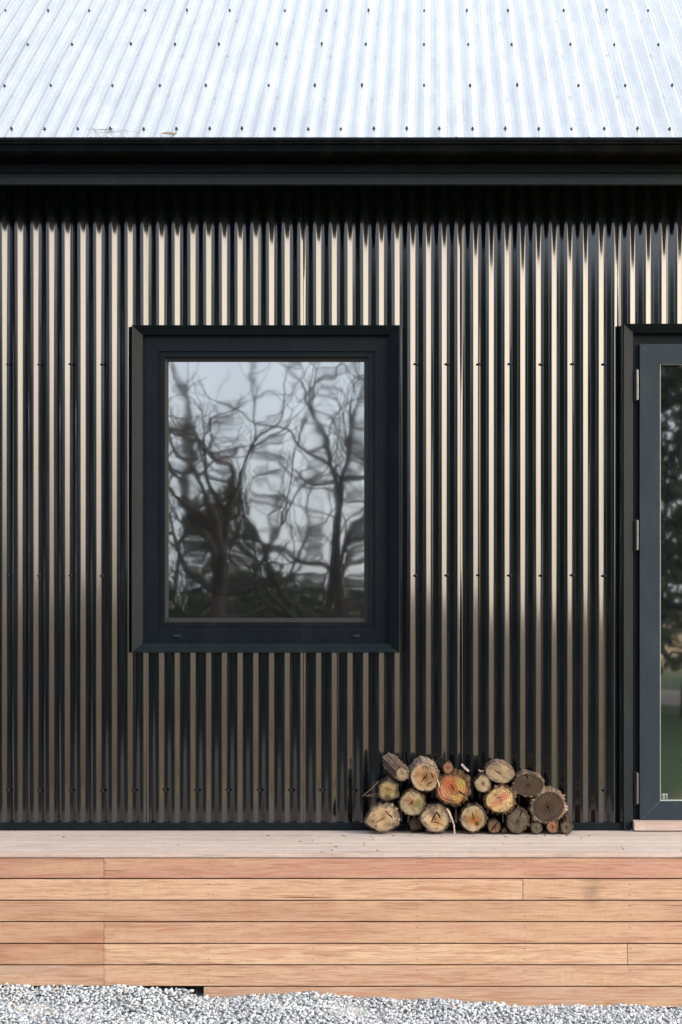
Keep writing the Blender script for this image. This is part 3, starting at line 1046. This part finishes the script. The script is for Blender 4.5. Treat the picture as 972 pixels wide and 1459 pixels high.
def log(zx, zy, rx, rz, style, label, ang=0.0, cracks=(), stains=(), back=(0, 0), length=0.105, bark=(0.10, 0.075, 0.055), rings=9, yoff=0.0, thick=1.10, seed=1, whitebark=0.0):
    rg = np.random.default_rng(seed * 17 + 3)
    k = (D + LY) / F / 2.859
    cx, cz, ax, az = ZX(zx), ZZ(zy), rx * k * .94, rz * k * .94
    y = LY + yoff
    if cz - az < 0.5925:
        cz = 0.5925 + az * 0.985
    root = thing('log', label, 'log', (cx, y + length / 2, cz - az * 1.0), 'firewood logs stacked on the deck')
    nr, nsg = 30, 120
    th_ = np.linspace(0, 2 * np.pi, nsg, endpoint=False)
    shape = 1 + sum(rg.normal(0, .045 / (q ** .6)) * np.cos(q * th_ + rg.uniform(0, 6.28)) for q in range(2, 7))
    ca_, sa_ = math.cos(ang), math.sin(ang)
    ux, uz = np.cos(th_) * ax * shape, np.sin(th_) * az * shape
    ox, oz = ux * ca_ - uz * sa_, ux * sa_ + uz * ca_
    rr = np.linspace(0, 1, nr) ** 0.85
    core, mid, outer = [np.array(c) for c in FACE[style]]
    X = rr[:, None] * ox[None]; Z = rr[:, None] * oz[None]
    RRg = np.repeat(rr[:, None], nsg, 1)
    # ring centre wanders off the middle
    px_, pz_ = rg.normal(0, .10, 2)
    rho = np.sqrt((RRg * np.cos(th_)[None] - px_ * (1 - RRg)) ** 2 + (RRg * np.sin(th_)[None] - pz_ * (1 - RRg)) ** 2)
    wob = 0.03 * np.sin(3 * th_ + rg.uniform(0, 6))[None] + 0.02 * np.sin(7 * th_ + rg.uniform(0, 6))[None]
    rho2 = np.clip(rho + wob * RRg, 0, 1.1)
    w1 = np.clip((rho2 - .25) / .3, 0, 1)[..., None]; w2 = np.clip((rho2 - .72) / .12, 0, 1)[..., None]
    C = core * (1 - w1) + mid * w1
    C = C * (1 - w2) + outer * w2
    rn = 0.5 + 0.5 * np.sin(rho2 * rings * 6.283 + rg.uniform(0, 6))
    C = C * (1 - 0.15 * (rn ** 3)[..., None])
    # blotches and fine radial rays
    bl = np.zeros_like(X)
    for _ in range(9):
        bx, bz, br_ = rg.uniform(-.8, .8), rg.uniform(-.8, .8), rg.uniform(.12, .35)
        bl += rg.choice([-1, 1]) * np.exp(-(((RRg * np.cos(th_) - bx) ** 2 + (RRg * np.sin(th_) - bz) ** 2) / br_ ** 2))
    C = C * np.clip(1 + 0.26 * bl, .35, 1.5)[..., None]
    # weathered dark grime, heavier towards the rim
    gr = np.array([[mnoise.fractal(Vector((float(X[i, j] / ax * 3.2 + seed * 9), float(Z[i, j] / az * 3.2), seed * 3.1)), 0.6, 2.2, 5) for j in range(nsg)] for i in range(nr)])
    gw = np.clip(1.5 * gr - .12 + .8 * (RRg - .70), 0, .68)[..., None]
    C = C * (1 - gw) + np.array((0.10, 0.085, 0.062)) * gw
    C = C * (1 + rg.normal(0, .02, (1, nsg, 1)) + rg.normal(0, .06, C.shape[:2] + (1,)))
    DY = rg.normal(0, .0006, X.shape) + 0.0006 * np.sin(RRg * rings * 6.283)
    if style in ('dark', 'grey'):       # coarse saw marks
        u = X * math.cos(.5) + Z * math.sin(.5)
        sm = np.sin(u / .0021 + 1.2 * np.sin(Z / .013)) * .5 + .5
        C = C * (0.84 + .28 * sm)[..., None]
        DY += sm * .0008
    for sx_, sz_, sr, col, st_ in stains:
        d_ = ((X / ax - sx_) ** 2 + (Z / az - sz_) ** 2) / sr ** 2 + .35 * bl * .4
        w = (np.clip(1.25 - d_, 0, 1) * st_)[..., None]
        C = C * (1 - w) + np.array(col) * w
    for (x0, z0, x1, z1, wd) in cracks:      # in units of the radii
        p = np.stack([X / ax, Z / az], 2); a0 = np.array((x0, z0)); a1 = np.array((x1, z1))
        dv = a1 - a0; tt = np.clip(((p - a0) @ dv) / (dv @ dv), 0, 1)
        jog = 0.012 * np.sin(tt * 9 + seed)
        nrm = np.array((-dv[1], dv[0])) / np.linalg.norm(dv)
        q = p - a0 - tt[..., None] * dv - jog[..., None] * nrm
        d_ = np.linalg.norm(q, axis=2)
        wloc = wd * 0.8 * (0.35 + np.sin(np.clip(tt, .02, .98) * math.pi) * .8)
        w = np.clip(1.4 - d_ / wloc, 0, 1)
        C = C * (1 - .93 * w)[..., None]
        DY += w * .012
    edge = np.clip((RRg - .955) / .03, 0, 1)[..., None]
    C = C * (1 - edge) + np.array(bark) * 0.9 * edge
    C = C * np.array((0.74, 0.65, 0.55)) * (0.72 if style in ('dark', 'grey') else 1.0)
    # axis skew: the log runs back and sideways
    V = np.stack([cx + X, y + DY, cz + Z], 2).reshape(-1, 3)
    idx = np.arange(nr * nsg).reshape(nr, nsg)
    nxt = np.roll(idx, -1, 1)
    Fq = np.stack([idx[:-1], nxt[:-1], nxt[1:], idx[1:]], 2).reshape(-1, 4)
    obj('end_face', V, Fq.astype(np.int32), M['wood'], root, cols=np.clip(C.reshape(-1, 3), 0.004, .8), smoothf=True)
    # bark sleeve
    nl = 14
    fb = []
    cb_ = []
    ridg = sum(rg.normal(0, .35) * (6 / q) ** .6 * np.cos(q * th_ + rg.uniform(0, 6.28)) for q in range(3, 22))
    for j in range(nl + 4):
        if j == 0: yy, sc_ = .0015, .94
        elif j == 1: yy, sc_ = -.0015, .985
        elif j < nl + 2: yy, sc_ = (j - 1.4) / nl * length, thick
        elif j == nl + 2: yy, sc_ = length, thick * .96
        else: yy, sc_ = length - .001, .02
        tt = max(0, yy / length)
        rad = np.full(nsg, sc_)
        if 1 <= j < nl + 3:
            rad = rad + (thick - 1) * (0.34 * ridg * (1 if j > 1 else .3) + (rg.normal(0, .28, nsg) + rg.normal(0, .8, nsg) * (rg.random(nsg) < .12)) * (1 if j > 1 else .3))
        dxb, dzb = back[0] * tt * length, back[1] * tt * length
        pts = np.stack([cx + ox * rad + dxb, np.full(nsg, y + yy) + (rg.normal(0, .0022, nsg) if j in (1, 2) else 0), cz + oz * rad + dzb], 1)
        pts[:, 2] = np.maximum(pts[:, 2], 0.5908)
        fb.append(pts)
        cc = np.array(bark)[None] * (1 + .35 * np.clip(ridg, -1, 1.4))[:, None] * rg.uniform(.65, 1.4, (nsg, 1))
        if whitebark > 0:
            wmask = (np.clip(np.sin(th_ * 1.0) * 1.3, 0, 1) * (rg.random(nsg) < .8) * whitebark)[:, None]
            cc = cc * (1 - wmask) + np.array((0.55, 0.48, 0.42)) * wmask
        cb_.append(cc * np.array((.62, .55, .48)))
    V = np.concatenate(fb)
    nj = len(fb)
    idx = np.arange(nj * nsg).reshape(nj, nsg)
    nxt = np.roll(idx, -1, 1)
    Fq = np.stack([idx[:-1], idx[1:], nxt[1:], nxt[:-1]], 2).reshape(-1, 4)
    obj('bark', V, Fq.astype(np.int32), M['bark'], root, cols=np.clip(np.concatenate(cb_), .006, .7), smoothf=False)
    return root


MOSS = (0.19, 0.22, 0.06); REDD = (0.36, 0.10, 0.05); BLK = (0.03, 0.025, 0.018); ORG = (0.55, 0.22, 0.06); YEL = (0.46, 0.38, 0.10); PNK = (0.62, 0.26, 0.17)
log(131, 324, 66, 57, 'cream', 'large cream faced log, bottom left corner of the stack, two thin splits', .25, cracks=[(-.45, -.35, .15, .05, .030), (.15, .5, .62, -.05, .040)], rings=8, seed=1, bark=(.22, .19, .15))
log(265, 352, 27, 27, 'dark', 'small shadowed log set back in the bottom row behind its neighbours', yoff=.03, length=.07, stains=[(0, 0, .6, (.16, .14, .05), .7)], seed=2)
log(345, 327, 60, 58, 'cream', 'cream log with triangular dark splits, second big one of the bottom row', 0, cracks=[(-.35, -.3, .05, .5, .06), (.05, .5, .35, .0, .05), (-.25, -.25, .3, -.35, .03)], stains=[(.1, -.2, .4, (.50, .26, .10), .5)], seed=3, bark=(.16, .13, .11))
log(498, 326, 54, 56, 'amber', 'log with orange brown stain and bleached lower edge in the bottom row', 0, cracks=[(-.1, .5, .05, 0, .035)], stains=[(.1, -.25, .42, ORG, .7), (.3, -.42, .22, BLK, .8), (0, -.85, .4, (.62, .50, .38), .7), (-.1, .6, .5, (.35, .34, .20), .5)], seed=4)
log(583, 360, 25, 28, 'rust', 'little brown log split by one wide diagonal crack', .4, cracks=[(-.6, -.75, .6, .7, .09)], seed=5, length=.09, stains=[(0, 0, 1.2, (.17, .11, .08), .75)])
log(625, 378, 9, 9, 'grey', 'tiny twig end, thinnest piece lying on the deck boards', 0, seed=6, length=.08, rings=3)
log(681, 337, 47, 50, 'grey', 'grey weathered log with coarse saw marks, right of centre in the bottom row', 0, cracks=[(.3, .9, .15, .3, .05)], seed=7)
log(757, 365, 24, 25, 'grey', 'small pale grey log leaning left beside the rust coloured one', 0, back=(-.28, .16), seed=8, stains=[(0, 0, .9, (.34, .32, .28), .6)], length=.11)
log(822, 359, 25, 28, 'rust', 'small rust orange log on the deck under the large dark log', .2, seed=9, back=(.15, .05))
log(880, 362, 26, 27, 'grey', 'small grey brown log at the far right end of the stack', 0, back=(.0, .10), seed=10, length=.11, stains=[(0, 0, 1.0, (.28, .26, .22), .6)])
log(152, 212, 43, 45, 'olive', 'yellow olive log with black mould patches resting over the bottom left log', 0, cracks=[(-.15, .2, .5, 0, .03)], stains=[(-.1, -.75, .5, BLK, .8), (-.15, .15, .2, BLK, .7), (.75, -.1, .3, BLK, .5), (0, .2, .55, (.46, .36, .15), .5)], seed=11, bark=(.07, .055, .045))
log(250, 264, 53, 52, 'green', 'log with bright green moss crescent and pink brown heart', .3, cracks=[(-.3, -.2, .1, .25, .035)], stains=[(.55, 0, .38, MOSS, .85), (-.3, .25, .33, (.33, .12, .07), .6)], seed=12, bark=(.13, .09, .07))
log(415, 206, 68, 64, 'red', 'large red and yellow stained log with frayed shaggy bark', 0, cracks=[(-.15, .3, .05, .0, .025), (.35, -.15, .75, -.45, .05)], stains=[(-.15, .3, .5, (.45, .12, .06), .8), (.5, .35, .35, YEL, .75), (.35, -.65, .3, (.52, .34, .10), .6), (-.6, -.3, .35, (.5, .2, .16), .5)], seed=13, bark=(.15, .095, .06), thick=1.16, rings=5)
log(610, 249, 60, 57, 'pink', 'yellow cream log with a pink red heart in the middle of the pile', 0, cracks=[(-.35, .1, .1, .2, .03)], stains=[(.25, .25, .38, PNK, .85), (-.2, -.15, .35, PNK, .8), (-.5, -.4, .25, PNK, .75), (0, .05, .2, (.66, .50, .32), .5)], seed=14, bark=(.17, .11, .08), thick=1.14, rings=6)
log(803, 279, 70, 66, 'dark', 'large dark brown log with shaggy bark at the right of the stack', .35, cracks=[(-.1, .1, .1, -.3, .02)], stains=[(.1, .1, .25, (.17, .07, .05), .6)], seed=15, bark=(.30, .24, .20), thick=1.13)
log(210, 144, 27, 29, 'pale', 'small pale log with scaly bark tipped up on the left of the top row', 0, back=(-.75, .62), cracks=[(.1, -.1, .35, .1, .04)], seed=16, length=.085, bark=(.26, .20, .17), thick=1.2, yoff=-.005)
log(302, 158, 60, 62, 'brown', 'pale rimmed brown log with whitish peeling bark on top of the pile', 0, cracks=[(-.35, -.4, .15, .2, .035), (.1, -.6, .5, -.3, .03), (.35, .4, .6, -.1, .03)], stains=[(-.5, .2, .3, (.36, .17, .07), .5), (.6, 0, .3, (.32, .15, .07), .6)], seed=17, whitebark=.9, thick=1.09, back=(-.1, .12))
log(397, 119, 23, 25, 'rust', 'small rosy log with dark smooth bark, wedged high between two big logs', 0, back=(-.42, .10), seed=18, bark=(.045, .04, .038), length=.10, thick=1.06, stains=[(0, 0, 1.0, (.48, .27, .18), .6)])
log(538, 184, 35, 36, 'pale', 'pale round log with a star shaped split, left of the greenish one', 0, cracks=[(-.3, 0, .3, -.05, .035), (0, -.3, .05, .3, .035)], seed=19, rings=7, stains=[(0, 0, 1.0, (.50, .42, .26), .5)])
log(607, 139, 60, 45, 'green', 'oval greenish cream log with one long dark split on the top row', -.22, cracks=[(-.4, .25, .15, -.25, .035)], stains=[(0, 0, .6, (.46, .40, .26), .6), (.8, .2, .3, (.40, .27, .24), .5), (-.8, -.1, .3, (.38, .30, .26), .5)], seed=20, bark=(.26, .20, .18), thick=1.05)
log(723, 190, 63, 50, 'dark', 'dark chocolate brown log on top at the right with a notch in its rim', -.1, cracks=[(-.25, .95, -.05, .55, .05)], seed=21, stains=[(0, 0, 1.1, (.125, .085, .065), .5)], bark=(.20, .16, .13))


# bark strips, sticks, crumbs
def strip(pts, w, label, col, d=.004):
    s = MB()
    P = [Vector((ZX(a), LY + c, ZZ(b))) for a, b, c in pts]
    vs = []
    for i, p in enumerate(P):
        t = (P[min(i + 1, len(P) - 1)] - P[max(i - 1, 0)]).normalized()
        n = Vector((t.z, 0, -t.x)).normalized() * (w * (.6 + .5 * random.random()) / 2)
        vs += [p - n + Vector((0, 0.002 * random.random(), 0)), p + n, p + n + Vector((0, d, 0)), p - n + Vector((0, d, 0))]
    fs = []
    for i in range(len(P) - 1):
        a = i * 4
        for k in range(4):
            fs.append((a + k, a + (k + 1) % 4, a + 4 + (k + 1) % 4, a + 4 + k))
    fs += [(3, 2, 1, 0), tuple(len(vs) - 4 + k for k in range(4))]
    s.add(vs, fs, col)
    o = s.build('bark_strip', M['bark'])
    return tag(o, label, 'bark', 'loose bark pieces among the logs')


strip([(392, 285, -.008), (403, 305, -.010), (414, 330, -.012), (421, 355, -.012), (423, 387, -.014)], .0085, 'long pale pink bark strip hanging down to the deck between bottom logs', (.55, .40, .33))
strip([(452, 108, .03), (465, 122, .025), (482, 138, .03)], .010, 'curled pinkish bark flake standing on the large red stained log', (.50, .40, .36))
strip([(352, 165, -.006), (358, 180, -.008), (362, 197, -.008)], .005, 'short cream bark splinter hanging beside the red stained log', (.62, .50, .38))
strip([(520, 128, .01), (530, 135, .008), (541, 132, .01)], .008, 'torn brown bark flap above the star split log', (.30, .22, .18))
for n_, (pts, lb) in enumerate([([(45, 236, .02), (80, 232, .02), (130, 228, .03)], 'thin dry stick poking out flat from the left of the pile'),
                                ([(52, 232, .01), (85, 205, .015), (112, 178, .03)], 'thin dry stick slanting upward at the left of the pile'),
                                ([(60, 240, .03), (85, 238, .03), (100, 243, .035), (128, 236, .04)], 'crooked short twig lowest at the left of the pile')]):
    s = MB()
    s.tube([(ZX(a), LY + c, ZZ(b)) for a, b, c in pts], [.0016, .0022, .0030, .003][:len(pts)], 6, (.16, .12, .09))
    tag(s.build('stick', M['bark']), lb, 'stick', 'dry sticks at the left of the pile')
s = MB()
for _ in range(46):
    x = random.uniform(PX(420, -.3), PX(860, -.3)) if random.random() < .75 else random.uniform(-2, 1.1)
    y = random.uniform(-.56, -.14) if random.random() < .4 else random.uniform(-.19, -.13)
    r = random.uniform(.0012, .0035)
    s.box(x - r * 1.6, x + r * 1.6, y - r, y + r, .5903, .5903 + r * .8, (.07, .05, .035) if random.random() < .7 else (.35, .25, .18))
tag(s.build('bark_crumbs', M['bark']), 'tiny dark bark crumbs scattered over the deck top', 'debris', kind='stuff')
# dry twigs caught at the roof edge
s = MB()
for k in range(9):
    x0 = random.uniform(PX(122, -.3), PX(160, -.3)); ln = random.uniform(.06, .16)
    pts = []
    for q in range(5):
        t = q / 4
        sx_ = x0 + ln * t
        ss_ = .012 + .05 * math.sin(t * 2.6 + k) * random.uniform(.4, 1) * .6 + .01
        pts.append(roof_pt(sx_, max(ss_, .004), .013))
    s.tube(pts, [.0006] * 5, 4, (.25, .21, .17))
tag(s.build('twigs', M['bark']), 'wisp of dry twigs caught on the roof edge above the gutter', 'twigs')
s = MB()
for k in range(26):
    x = random.uniform(PX(231, -.3), PX(252, -.3)); r = random.uniform(.0015, .003)
    p = roof_pt(x, random.uniform(-.004, .012), .011)
    s.box(p[0] - r * 2, p[0] + r * 2, p[1] - r, p[1] + r, p[2] - r, p[2] + r, (.42, .36, .27))
tag(s.build('leaf_litter', M['bark']), 'small clump of tan leaf litter on the roof edge', 'leaf litter', kind='stuff')


# ------------------------------------------------------------------ trees across the yard (seen in the glass; far left ones added to darken the wall)
tm, t, b = new_mat('tree_bark')
b.inputs['Base Color'].default_value = (0.05, 0.042, 0.036, 1); b.inputs['Roughness'].default_value = .95
M['tbark'] = tm
lm, t, b = new_mat('evergreen_leaves')
ca_n = N(t, 'ShaderNodeAttribute', attribute_name='col')
L(t, ca_n.outputs['Color'], b.inputs['Base Color'])
b.inputs['Roughness'].default_value = .7
M['leaf'] = lm


def bare_tree(seed, x, y, h, label, group):
    rr = random.Random(seed)
    root = thing('bare_tree', label, 'tree', (x, y, -.05), group)
    tr, br = MB(), MB()

    def grow(p, d, ln, r, lv, mb):
        n = 4
        pts, rads = [p], [r]
        for i in range(n):
            d = (d + Vector((rr.gauss(0, .14), rr.gauss(0, .14), rr.gauss(.03, .08)))).normalized()
            p = p + d * ln / n
            pts.append(p); rads.append(r * (1 - .45 * (i + 1) / n))
        mb.tube(pts, rads, 7 if lv < 2 else 4, cap=False)
        if lv >= 5:
            return
        kids = 3 if lv < 3 else 3
        for q in range(kids + (1 if lv == 0 else 0)):
            at = pts[-1] if q == 0 else pts[rr.randint(2, n)]
            sp = .35 if q == 0 else .95
            nd = (d + Vector((rr.gauss(0, sp), rr.gauss(0, sp), rr.gauss(.12, .35)))).normalized()
            grow(at, nd, ln * rr.uniform(.62, .82), r * rr.uniform(.45, .6), lv + 1, br)
    grow(Vector((x, y, -.05)), Vector((rr.gauss(0, .05), rr.gauss(0, .05), 1)), h * .30, h * .022, 0, tr)
    tr.build('trunk', M['tbark'], root)
    br.build('crown', M['tbark'], root)
    return root


BG = 'bare trees across the yard'
for k, (x, y, h) in enumerate([(-3.0, -11.5, 6.5), (-1.5, -14.5, 7.5), (-5.0, -16, 8.5), (-6.8, -13, 7.0), (-2.4, -21, 9.5), (0.6, -19, 8.5), (-8.5, -22, 9)]):
    bare_tree(40 + k, x, y, h, 'dark leafless tree across the yard, mirrored in the window glass', BG)


def leaf_tree(seed, h, w, label, group, low=0.12, n=5200, lf=.11):
    rg = np.random.default_rng(seed)
    root = thing('evergreen_tree', label, 'tree', (0, 0, 0), group)
    t_ = MB(); t_.tube([(0, 0, -.1), (.05, .02, h * .3), (0, .04, h * .75)], [h * .028, h * .02, h * .006], 8)
    for k in range(9):
        a = rg.uniform(0, 6.28); z = h * rg.uniform(.2, .75); l = w * .38
        t_.tube([(0, 0, z), (math.cos(a) * l, math.sin(a) * l, z + h * .08)], [h * .008, h * .003], 5)
    t_.build('trunk', M['tbark'], root)
    nc = 60
    cz = rg.uniform(low, 1.0, nc)
    rad = w / 2 * (1 - ((cz - .42) / .62) ** 2).clip(.12, 1)
    an = rg.uniform(0, 6.28, nc); q = np.sqrt(rg.uniform(.1, 1, nc))
    cc = np.stack([np.cos(an) * rad * q, np.sin(an) * rad * q, cz * h], 1)
    cr = rg.uniform(.10, .22, nc) * w
    ci = rg.integers(0, nc, n)
    dv = rg.normal(0, 1, (n, 3)); dv /= np.linalg.norm(dv, axis=1)[:, None]
    p = cc[ci] + dv * (cr[ci] * rg.uniform(.5, 1, n) ** .5)[:, None] * np.array([1, 1, .75])
    p[:, 2] = np.maximum(p[:, 2], .05)
    a = rg.normal(0, 1, (n, 3)); a /= np.linalg.norm(a, axis=1)[:, None]
    b = np.cross(a, rg.normal(0, 1, (n, 3))); b /= np.linalg.norm(b, axis=1)[:, None]
    s = rg.uniform(.6, 1.4, n)[:, None] * lf
    V = np.stack([p - a * s, p - b * s * .5, p + a * s, p + b * s * .5], 1).reshape(-1, 3)
    Fq = np.arange(4 * n).reshape(n, 4).astype(np.int32)
    tone = rg.uniform(.5, 1.4, nc)[ci][:, None] * np.array([[0.028, 0.052, 0.020]])
    obj('crown', V, Fq, M['leaf'], root, cols=np.repeat(tone, 4, 0))
    return root


def copy_tree(o, loc, rz, sc):
    c = o.copy(); COL.objects.link(c); c.location = loc; c.rotation_euler = (0, 0, rz); c.scale = (sc, sc, sc)
    for ch in o.children:
        d = ch.copy(); COL.objects.link(d); d.parent = c
    return c


EG = 'evergreen trees across the yard'
e0 = leaf_tree(5, 7.5, 5.0, 'dense dark evergreen tree standing across the yard from the house', EG)
spots = [(4.4, -15.0, 1.0, 1.0), (6.6, -13.5, 2.1, .95), (2.2, -17.5, .4, 1.0), (3.2, -23, 3.0, 1.25), (6.5, -20, 4.0, 1.2),
         (-8.8, -12.5, 5.0, .9), (-11.5, -10, 1.7, 1.0), (-14, -15, 2.7, 1.2), (-9.5, -18, .9, 1.1), (-5.2, -25, 3.3, .62), (0, -30, 2.2, .6), (-17, -9, .2, 1.1), (-12.5, -5.0, 1.2, .8), (-16, -5.4, 2.2, 1.3), (-20, -6.5, .2, 1.5), (-21, -12, 1.2, 1.4), (-25, -5, 4.2, 1.6), (-10.5, -8, 3.2, .9), (-26, -17, 2.9, 1.6)]  # trailing far left entries: unseen trees added to darken the wall's left-facing reflections
for i, (x, y, rz, sc) in enumerate(spots):
    if i == 0:
        e0.location = (x, y, -.05); e0.rotation_euler = (0, 0, rz)
    else:
        copy_tree(e0, (x, y, -.05), rz, sc)

# low dark bushes at the foot of the bare trees
b0 = leaf_tree(9, 2.0, 3.0, 'low dark bush under the bare trees across the yard', 'bushes across the yard', low=.05, n=2600, lf=.07)
b0.name = 'bush'; b0['category'] = 'bush'
for i, (x, y, sc) in enumerate([(-4.7, -13, 1.7), (-3.6, -19, .9), (-6.3, -17, 1.2), (1.0, -22, .9), (-0.9, -24, .8), (-2.2, -25, .9), (-3.8, -27, 1.2), (-1.2, -30, 1.3), (-5.6, -28, 1.4), (-2.9, -32, 1.3), (.6, -31, 1.2)]):
    if i == 0:
        b0.location = (x, y, -.05)
    else:
        c = copy_tree(b0, (x, y, -.05), i * 1.3, sc)

SC.render.engine = 'CYCLES'
